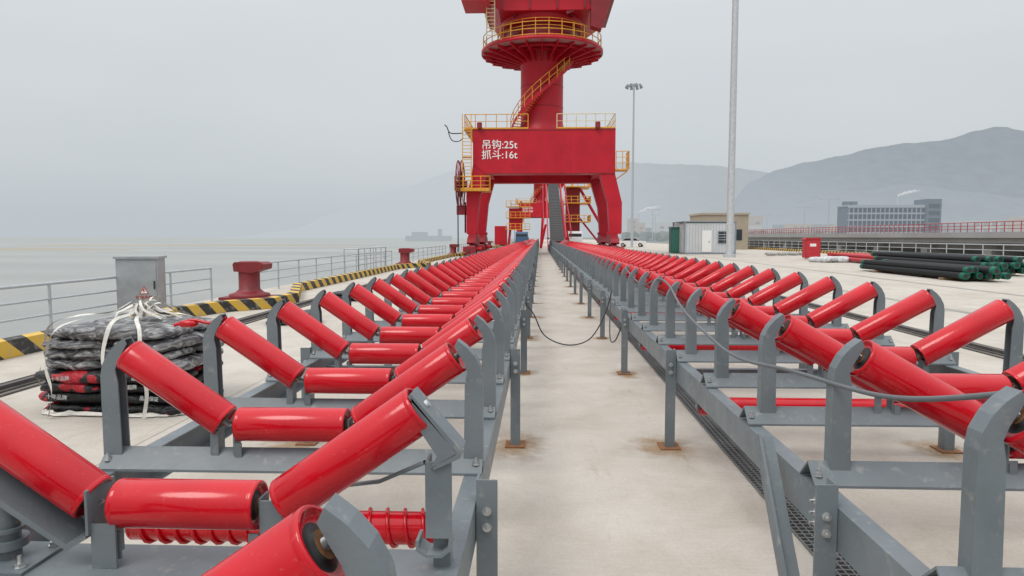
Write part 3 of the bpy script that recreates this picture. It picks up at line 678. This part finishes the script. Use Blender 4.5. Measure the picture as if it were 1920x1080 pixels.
    for i in range(n+1):
        t=i/n;a=R(195)+R(165)*t;z=11.4+7.2*t;c_,s_=math.cos(a),math.sin(a)
        q=(V((cx+ra*c_,cy+ra*s_,z)),V((cx+rb*c_,cy+rb*s_,z)))
        b.beam(q[0],q[1],.28,.04,0)
        if i%3==0: b.cyl(q[1],q[1]+V((0,0,1.15)),.035,6,0)
        if pr:
            b.beam(pr[1],q[1],.05,.28,2);b.beam(pr[0],q[0],.05,.22,2)
            for h in (1.15,.6): b.cyl(pr[1]+V((0,0,h)),q[1]+V((0,0,h)),.035,6,0)
        pr=q
    b.obj('stairs_and_railings',[M_yel,M_cream,M_crane],P)
    b=MB();o=V((-7.3,.8,6.3));Rr=2.05
    for dx in (-.16,.16):
        n=40;b.tube([(o.x+dx,o.y+Rr*math.cos(2*math.pi*i/n),o.z+Rr*math.sin(2*math.pi*i/n)) for i in range(n)],.06,6,0,True)
        for i in range(12):
            a=2*math.pi*i/12;b.beam((o.x+dx,o.y,o.z),(o.x+dx,o.y+Rr*math.cos(a),o.z+Rr*math.sin(a)),.04,.04,0,up=(1,0,0))
    b.cyl(o-V((.35,0,0)),o+V((.6,0,0)),.3,16,0)
    b.cyl(o-V((.1,0,0)),o+V((.1,0,0)),1.15,32,1)
    b.cyl((o.x,-1.15,6.0),(o.x,-1.15,.3),.05,8,1)
    b.box(o.x-.3,o.x+.5,.3,1.3,3.6,4.4,0)
    b.tube(spline([(-6.9,-.3,10.6),(-8.0,-.3,10.6),(-8.3,-.4,11.1),(-8.5,-.3,11.3)],5),.05,6,1)
    b.tube(spline([(-8.2,-.3,10.7),(-7.9,-.3,10.0),(-7.3,-.3,9.9),(-6.9,-.3,10.2)],5),.04,6,1)
    b.cyl((-5.5,-.2,11.0),(-5.5,-.2,11.5),.22,10,0);b.cyl((4.7,-.2,11.0),(4.7,-.2,11.5),.22,10,0)
    b.obj('cable_reel',[M_craned,M_black],P)
    b=MB();cz=21.3
    b.prism([(-3.9,cz),(4.0,cz),(6.0,cz+1.4),(6.1,cz+5),(-5.2,cz+5),(-5.2,cz+1.4)],'y',1.0,10.6,0)
    b.prism([(4.1,cz-1.5),(5.0,cz-1.8),(6.25,cz+2.0),(6.25,cz+2.6),(4.1,cz+2.6)],'y',.6,1.6,1)
    b.box(-5.4,6.3,.7,10.9,cz+1.35,cz+1.55,1)
    b.box(-6.9,-4.6,-1.4,2.0,cz+.1,cz+3.2,0);b.box(-7.0,-4.5,-1.5,2.1,cz+3.2,cz+3.4,1)
    b.box(-6.6,-4.9,-1.43,-1.405,cz+1.0,cz+2.8,2);b.box(-6.93,-6.905,-1.0,1.6,cz+1.0,cz+2.8,2)
    b.box(-4.4,-2.0,.93,.995,cz+2.4,cz+3.4,2)
    for i in range(10): b.box(-1.5+i*.4,-1.3+i*.4,.94,.99,cz+2.2,cz+3.6,1)
    for x in (-3.6,-1.2,1.2,3.6): b.box(x-.08,x+.08,.90,.995,cz+.1,cz+1.3,1)
    b.beam((2,1.2,cz-.2),(5.8,1.0,cz+1.4),.2,.3,1)
    for x in (-2.5,0,2.5): b.beam((x,2,cz-.12),(x,10,cz-.12),.3,.2,1)
    for sx in (-1.8,1.8):
        b.beam((sx,2.0,cz+5),(sx*.5,6.5,cz+17),.7,.7,0);b.beam((sx,9.5,cz+5),(sx*.5,6.5,cz+17),.5,.5,0)
        b.beam((sx,1.4,cz+5),(sx*.35,-22,cz+27),.6,.8,0)
    for k in range(9):
        t=(k+.5)/9;b.beam((-1.8+1.17*t,1.4-23.4*t,cz+5+22*t),(1.8-1.17*t,1.4-23.4*t,cz+5+22*t),.2,.2,0)
    b.beam((0,6.5,cz+17),(0,-10,cz+21),.25,.25,0)
    b.obj('superstructure',[M_crane,M_craned,M_glass],P)
    b=MB();railing(b,[(-5.6,.4,cz+1.5),(-5.6,10.8,cz+1.5)],1.2,1,(1.2,.6),.04);railing(b,[(-4.4,.2,cz+1.6),(6.2,.2,cz+1.6)],1.1,1.2,(1.1,.55),.035)
    for x in (-4.9,-4.2): b.beam((x,.4,18.9),(x,.4,cz+1.6),.08,.06,0)
    for i in range(12): b.box(-4.9,-4.2,.37,.43,19+i*.32,19.05+i*.32,0)
    b.obj('upper_railings',[M_cream],P)
    return P
PC=crane()
text('吊钩:25t\n抓斗:16t',.88,(-5.35,-.02,9.15),(R(90),0,0),M_white,PC,'load_lettering',.01,.006,'LEFT',.98)
def dup(P,name,loc):
    Q=empty(name,loc)
    for c in list(P.children):
        o=c.copy();COL.objects.link(o);o.parent=Q
    return Q
dup(PC,'portal_crane',(.3,190,0))

# ------------------------------------------------------------------ inclined conveyor beyond the crane
P=empty('inclined_loading_conveyor',(CR,0,0))
b=MB();p0=V((0,82,1.1));p1=V((0,118,12.3))
b.beam(p0,p1,1.7,.08,0)
for i in range(46):
    q=p0.lerp(p1,i/45);b.cyl(q+V((-.7,0,-.02)),q+V((.7,0,-.02)),.13,8,1)
for sx in (-1.1,1.1):
    b.beam(p0+V((sx,0,.35)),p1+V((sx,0,.35)),.12,.35,2);b.beam(p0+V((sx,0,-.9)),p1+V((sx,0,-.9)),.12,.2,2)
    for i in range(16):
        q=p0.lerp(p1,i/16);q2=p0.lerp(p1,(i+1)/16);b.beam(q+V((sx,0,-.9)),q2+V((sx,0,.3)),.08,.08,2)
    railing(b,[tuple(p0+V((sx*1.5,0,.3))),tuple(p1+V((sx*1.5,0,.3)))],1.1,2,(1.1,.55),.04,2)
for y in (92,104,116):
    z=1.1+(y-82)/36*11.2-.9
    for sx in (-1.3,1.3): b.beam((sx,y,z),(sx*1.5,y,.1),.3,.3,2)
b.box(-1.9,1.9,117,121,10.2,13.6,2);b.box(2.2,4.4,112,116,.2,9.5,3);
for z in (4,7,9.6):
    b.box(1.9,6.0,110,117,z,z+.12,4);railing(b,[(1.9,110,z),(6.0,110,z),(6.0,117,z)],1.1,1,(1.1,.55),.05,4)
b.beam((4.4,112,9.4),(9.5,114,1.0),.35,.35,2);b.beam((4.4,116,5),(8,116,.5),.3,.3,2)
b.beam((3.2,114,9.5),(3.6,114,15),.3,.3,4)
b.obj('conveyor_structure',[M_belt,M_black,M_crane,M_craned,M_yel],P)
P=empty('loader_tower',(-4.4,125,0))
b=MB();b.box(-1.2,1.2,-1,1,3.0,6.8,0)
for z in (2.9,5.0,7.0):
    b.box(-1.7,2.6,-1.6,1.4,z,z+.12,1);railing(b,[(-1.7,-1.6,z),(2.6,-1.6,z)],1.1,.8,(1.1,.55),.05,1)
for sx in (-1,1):
    for y in (-1,1): b.beam((sx,y,3),(sx*1.3,y,.1),.35,.35,0)
b.box(-3.8,-1.6,-1,1,.2,3.6,0)
b.obj('tower_structure',[M_crane,M_yel],P)

# ------------------------------------------------------------------ small vehicles
def car(name,loc,rot,paint,truck=False):
    P=empty(name,loc);P.rotation_euler=(0,0,rot)
    b=MB()
    if not truck:
        b.prism([(-2.2,.35),(-2.25,.7),(-2.1,.95),(-1.3,1.0),(-.7,1.45),(1.0,1.48),(1.75,1.05),(2.2,.9),(2.25,.4)],'x',-.88,.88,0)
        b.prism([(-1.2,1.02),(-.68,1.40),(.95,1.42),(1.6,1.05)],'x',-.895,.895,1)
        b.prism([(1.05,1.44),(1.7,1.07),(1.72,1.09),(1.07,1.47)],'x',-.75,.75,1);b.prism([(-1.28,1.03),(-.74,1.43),(-.76,1.45),(-1.31,1.05)],'x',-.75,.75,1)
        wy=(-1.4,1.4);wr=.33
    else:
        b.prism([(-3,.6),(-3.05,1.6),(-2.7,2.4),(-1.5,2.45),(-1.5,.6)],'x',-1,1,0);b.box(-.9,.9,-3.03,-2.98,1.5,2.1,1);b.box(-1.05,1.05,-1.4,3,.9,1.0,0);b.box(-1.05,-1.0,-1.4,3,1.0,1.6,0);b.box(1.0,1.05,-1.4,3,1.0,1.6,0);b.box(-1,1,-1.4,-1.3,1,2,0)
        wy=(-2.2,2.0);wr=.42
    for y in wy:
        for sx in (-1,1): b.cyl((sx*.7,y,wr),(sx*.92,y,wr),wr,20,2);b.cyl((sx*.92,y,wr),(sx*.925,y,wr),wr*.55,14,3)
    b.obj('body',[paint,M_glass,M_black,M_zinc],P)
car('parked_car',(15.0,112,0),R(75),mat('car_white',(.75,.75,.75),.25,coat=.5))
car('parked_truck',(-2.9,112,0),0,mat('truck_blue',(.05,.12,.22),.4),True)
car('parked_van',(5.0,100,0),0,mat('van_white',(.75,.76,.76),.3),True)

# ------------------------------------------------------------------ right side of the quay
P=empty('portable_cabin',(16.2,66,0))
M_cab=mat('cabin_panel',(.55,.57,.58),.5,0,.08,1);M_cabf=mat('cabin_frame',(.22,.27,.31),.5)
b=MB();b.box(-2.4,2.4,0,5.5,.15,2.95,0)
for x in (-2.4,2.4):
    for y in (0,5.5): b.box(x-.07,x+.07,y-.07,y+.07,.02,3.02,1)
b.box(-2.5,2.5,-.08,5.58,3.022,3.14,1);b.box(-2.46,2.46,-.05,5.55,.025,.145,1)
for i in range(16): b.box(-2.2+i*.28,-2.185+i*.28,-.012,-.002,.2,2.9,1)
b.box(-.75,.15,-.05,-.014,.2,2.25,2);b.box(-.1,-.02,-.08,-.052,1.1,1.25,1)
b.box(.75,1.95,-.05,-.014,1.0,2.2,1);b.box(.82,1.31,-.07,-.052,1.08,2.12,3);b.box(1.37,1.88,-.07,-.052,1.08,2.12,3)
for z in (1.35,1.6,1.85): b.box(.8,1.9,-.09,-.075,z,z+.025,2)
b.obj('cabin',[M_cab,M_cabf,M_white,M_glass],P)
b=MB();b.box(-.5,.5,-.6,.6,.05,2.5,0);b.prism([(-.56,2.5),(.56,2.5),(.5,2.62),(-.5,2.62)],'y',-.66,.66,0);b.box(-.42,.42,-.625,-.603,.2,2.3,1);b.obj('green_site_cabinet',[mat('green_panel',(.03,.13,.10),.5),mat('green_door',(.04,.17,.13),.5)],None,(13.5,69,0))
P=empty('beige_utility_building',(24.0,90,0))
b=MB();b.box(-3.0,3.0,0,7,0,4.5,0);b.box(-3.15,3.15,-.15,7.15,4.5,4.75,1);b.box(-2.5,-1.5,-.05,-.002,0,2.2,2);b.box(.5,2.2,-.05,-.002,1.2,2.6,2);b.obj('building_shell',[mat('beige_render',(.36,.31,.24),.85,0,.08,.8),mat('beige_parapet',(.40,.35,.28),.8),M_glass],P)
b=MB();b.cyl((15.35,56,.02),(15.35,56,30),.29,20,0,.22);b.cyl((15.35,56,.004),(15.35,56,.25),.5,20,0)
b.cyl((15.35,56,29.6),(15.35,56,29.9),1.1,20,0)
for i in range(8):
    a=i*math.pi/4;b.box(15.35+1.2*math.cos(a)-.2,15.35+1.2*math.cos(a)+.2,56+1.2*math.sin(a)-.2,56+1.2*math.sin(a)+.2,29.2,29.6,0)
b.obj('high_mast_light',[mat('mast_grey',(.50,.52,.54),.5,.2)])
b=MB();X,Y,H=14.3,107,24.9
b.cyl((X,Y,.01),(X,Y,H),.21,14,0,.12);b.cyl((X,Y,H-.2),(X,Y,H),.5,16,0)
for i in range(8):
    a=i*math.pi/4+.2;c=V((X+1.0*math.cos(a),Y+1.0*math.sin(a),H-.1));b.beam((X,Y,H-.1),c,.08,.08,0);b.cyl(c,c+V((math.cos(a)*.2,math.sin(a)*.2,-.5)),.12,10,1,.26)
b.obj('high_mast_light',[haze('mast_far',(.36,.38,.40),.3),haze('lamp_far',(.12,.13,.14),.25)])
def lamp(X,Y,H):
    b=MB();b.cyl((X,Y,-1.5),(X,Y,H),.16,10,0,.08);b.beam((X-1.5,Y,H+.1),(X+1.5,Y,H+.1),.1,.1,0);b.box(X-2.0,X-1.2,Y-.15,Y+.15,H,H+.16,0);b.box(X+1.2,X+2.0,Y-.15,Y+.15,H,H+.16,0);b.obj('street_lamp',[M_lampfar])
M_lampfar=haze('street_lamp_far',(.35,.37,.4),.35)
lamp(57,138,9.0);lamp(72,190,9.5);lamp(31,190,9);lamp(88,270,10);lamp(45,270,10)
b=MB();railing(b,[(29.0,10,0),(29.0,130,0)],1.15,2.0,(1.15,.8,.45),.035);b.obj('quay_railing',[M_rail])
b=MB();b.box(28.3,28.55,50,130,.003,.28,0);b.obj('striped_kerb',[M_str])
b=MB();b.box(28.3,28.55,10,50,.003,.25,0);b.obj('concrete_kerb',[M_conc2])
P=empty('approach_bridge',(0,0,0))
b=MB();M_br=mat('bridge_concrete',(.34,.34,.335),.85,0,.12,.25,world=True);M_brd=mat('bridge_pier',(.26,.26,.25),.9,0,.2,.25,world=True)
b.box(43,55,20,190,1.05,1.85,0);b.box(42.6,43,20,190,1.55,2.1,0);b.box(44.5,54,20,190,.35,1.045,1)
y=24
while y<190:
    b.box(43.3,54.6,y-.6,y+.6,-.5,.345,1)
    for x in (44.5,49,53): b.cyl((x,y,-5),(x,y,-.505),.6,14,1)
    y+=11
b.obj('bridge_deck',[M_br,M_brd],P)
b=MB();railing(b,[(42.8,20,2.1),(42.8,190,2.1)],.95,1.1,(.95,.6,.3),.04);b.obj('bridge_railing',[mat('bridge_rail_red',(.38,.05,.05),.6)],P)
b=MB();b.add([(29.6,10,-3.2),(70,10,-2.6),(70,200,-2.0),(29.6,200,-3.0)],[(0,1,2,3)]);b.obj('mud_bank_ground',[mat('mud',(.24,.22,.18),.8,0,.25,.3,world=True)])
def pipes(name,n,x0,dx,y0,L_,r,mt,me_,rows=2,ang=0):
    P=empty(name,(x0,y0,0));P.rotation_euler=(0,0,ang);b=MB()
    for k in range(rows):
        for i in range(n-k):
            j=random.uniform(-.7,.7);x=i*dx+k*dx/2+random.uniform(-.06,.06)*dx;x9=x+random.uniform(-.12,.12);z=r+.1+k*r*1.75
            b.cyl((x,j,z),(x9,L_+j,z),r,16,0,caps=False)
            for q,xx,sg in((j,x,-1),(L_+j,x9,1)):
                b.cyl((xx,q,z),(xx,q-.25*sg,z),r*1.04,16,1)
                b.cyl((xx,q+sg*.002,z),(xx,q+sg*.006,z),r*.7,14,3)
    for y in (1.5,L_-1.5): b.box(-.2,n*dx,y-.06,y+.06,.004,.1,2)
    b.obj('pipes',[mt,me_,mat('timber_bearer',(.25,.17,.1),.8),M_black],P)
M_pb=mat('black_pipe',(.018,.020,.022),.65,0,.2,2,spec=.2);M_pg=mat('green_pipe_end',(.010,.115,.075),.6,0,.35,6,spec=.3);M_pr=mat('red_pipe',(.42,.02,.03),.5)
pipes('black_pipe_stack',6,15.5,.30,25.3,8.5,.12,M_pb,M_pg,2,R(-1))
pipes('black_pipe_stack',8,18.3,.32,29.5,10,.13,M_pb,M_pg,3,R(-2))
pipes('red_pipe_stack',6,19.6,.36,40,9,.12,M_pr,M_pr,2,R(-4))
b=MB();b.box(-.55,.55,-.3,.3,.12,1.45,0);b.prism([(-.6,1.45),(.6,1.45),(.5,1.58),(-.5,1.58)],'y',-.35,.35,0);b.box(-.5,.5,-.315,-.303,.2,1.4,1);b.box(-.22,.22,-.32,-.316,.95,1.15,2);b.box(-.4,.4,-.2,.2,.003,.118,2)
b.obj('fire_hydrant_cabinet',[M_pr,mat('fire_door',(.48,.03,.04),.4),M_white],None,(19.9,51,0))
b=MB()
for i in range(9): bag(b,(random.uniform(-.9,.9),random.uniform(-.5,.5),.1+.14*random.random()),random.uniform(.25,.5),.35,.18,0,i,random.random()*3,24,10)
b.obj('white_tarp_heap',[mat('white_tarp',(.52,.54,.55),.5,0,.3,4,.6,12)],None,(18.9,45,0))
b=MB()
for i in range(5): bag(b,(20+i*1.1,60+i*.5,.2),.5,.35,.16,0,i+20,0,18,8)
b.obj('sandbag_row',[mat('sandbag',(.40,.39,.37),.8)])

# ------------------------------------------------------------------ distant buildings
P=empty('office_block',(202,400,0))
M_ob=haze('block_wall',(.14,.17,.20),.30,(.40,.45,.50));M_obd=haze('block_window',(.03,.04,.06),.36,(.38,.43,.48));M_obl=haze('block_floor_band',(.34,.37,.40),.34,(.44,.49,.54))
b=MB();b.box(-26,26,0,14,-1.5,19,0);b.box(17,25,-2,12,-1.5,23,0);b.box(-26.4,26.4,-.3,14,19,19.8,2)
for f in range(5):
    z=.8+f*3.7
    b.box(-26.2,16.8,-.5,-.003,z+2.6,z+3.4,2)
    for i in range(17):
        x=-25+i*2.5;b.box(x,x+1.6,-.25,-.002,z+.2,z+2.5,1)
        b.box(x-.6,x-.25,-.45,-.004,z-.3,z+2.595,2)
for f in range(5): b.box(18,24,-2.2,-2.002,2+f*4,4.2+f*4,1)
for x in (-26,-22,20): b.box(x,x+3,4,8,19.81,22,0)
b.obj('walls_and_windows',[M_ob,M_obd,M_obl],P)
P=empty('distant_town_buildings')
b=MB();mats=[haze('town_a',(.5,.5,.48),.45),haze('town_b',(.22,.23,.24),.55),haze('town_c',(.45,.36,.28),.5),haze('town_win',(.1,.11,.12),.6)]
def bld(px,y,wpx,hm,m):
    X=(px-1012)/1280*y;W=wpx/1280*y;b.box(X,X+W,y,y+20,-1.5,hm,m)
    n=int(W/5)
    for f in range(int(hm/4)):
        for i in range(n): b.box(X+1+i*W/n,X+1+i*W/n+W/n*.5,y-.3,y-.01,1+f*4,2.8+f*4,3)
for i in range(60):
    px=random.uniform(1170,1990);y=random.uniform(560,900)
    hm=random.choice([7,8,10,12,15]);bld(px,y,random.uniform(12,40),hm+random.uniform(0,5),random.choice([0,0,1,1,2]))
bld(1745,420,60,9,1);bld(1800,450,60,12,0);bld(1900,430,60,14,2);bld(1232,600,30,14,0)
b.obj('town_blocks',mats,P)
b=MB();
for i in range(420):
    y=random.uniform(430,560);px=random.uniform(1170,1990);X=(px-1012)/1280*y;r=random.uniform(1.2,3.2);z=random.uniform(-.5,3.2)
    n=7;pts=[]
    for j in range(5):
        ph=-math.pi/2+math.pi*j/4
        for k in range(n):
            th=2*math.pi*k/n;q=r*random.uniform(.75,1.2);pts.append((X+q*1.3*math.cos(ph)*math.cos(th),y+q*math.cos(ph)*math.sin(th),z+q*.9*math.sin(ph)))
    b.add(pts,[(j*n+k,j*n+(k+1)%n,(j+1)*n+(k+1)%n,(j+1)*n+k) for j in range(4) for k in range(n)],random.choice([0,1]))
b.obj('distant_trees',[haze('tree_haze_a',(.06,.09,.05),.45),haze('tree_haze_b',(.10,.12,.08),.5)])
def steam(px,y,h):
    X=(px-1012)/1280*y
    b=MB();b.cyl((X,y,-1),(X,y,h),1.2,10,0,.8);b.obj('factory_chimney',[haze('chimney',(.4,.4,.4),.6)])
    b=MB();random.seed(px)
    for i in range(26):
        t=i/25;c=(X+t*y*.030+random.uniform(-1,1),y+random.uniform(-2,2),h+1+(t**.6)*y*.009+random.uniform(-1,1)*(.3+t));r=y*.0009*(.5+1.1*math.sin(math.pi*min(1,t*.9+.1)))*random.uniform(.7,1.2)
        n=9;pts=[]
        for j in range(7):
            ph=-math.pi/2+math.pi*j/6
            for k in range(n):
                th=2*math.pi*k/n;q=r*random.uniform(.8,1.2);pts.append((c[0]+q*1.7*math.cos(ph)*math.cos(th),c[1]+q*math.cos(ph)*math.sin(th),c[2]+q*math.sin(ph)))
        b.add(pts,[(j*n+k,j*n+(k+1)%n,(j+1)*n+(k+1)%n,(j+1)*n+k) for j in range(6) for k in range(n)],0,True)
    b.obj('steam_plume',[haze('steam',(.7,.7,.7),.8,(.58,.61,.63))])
steam(1663,900,52);steam(1195,900,32)
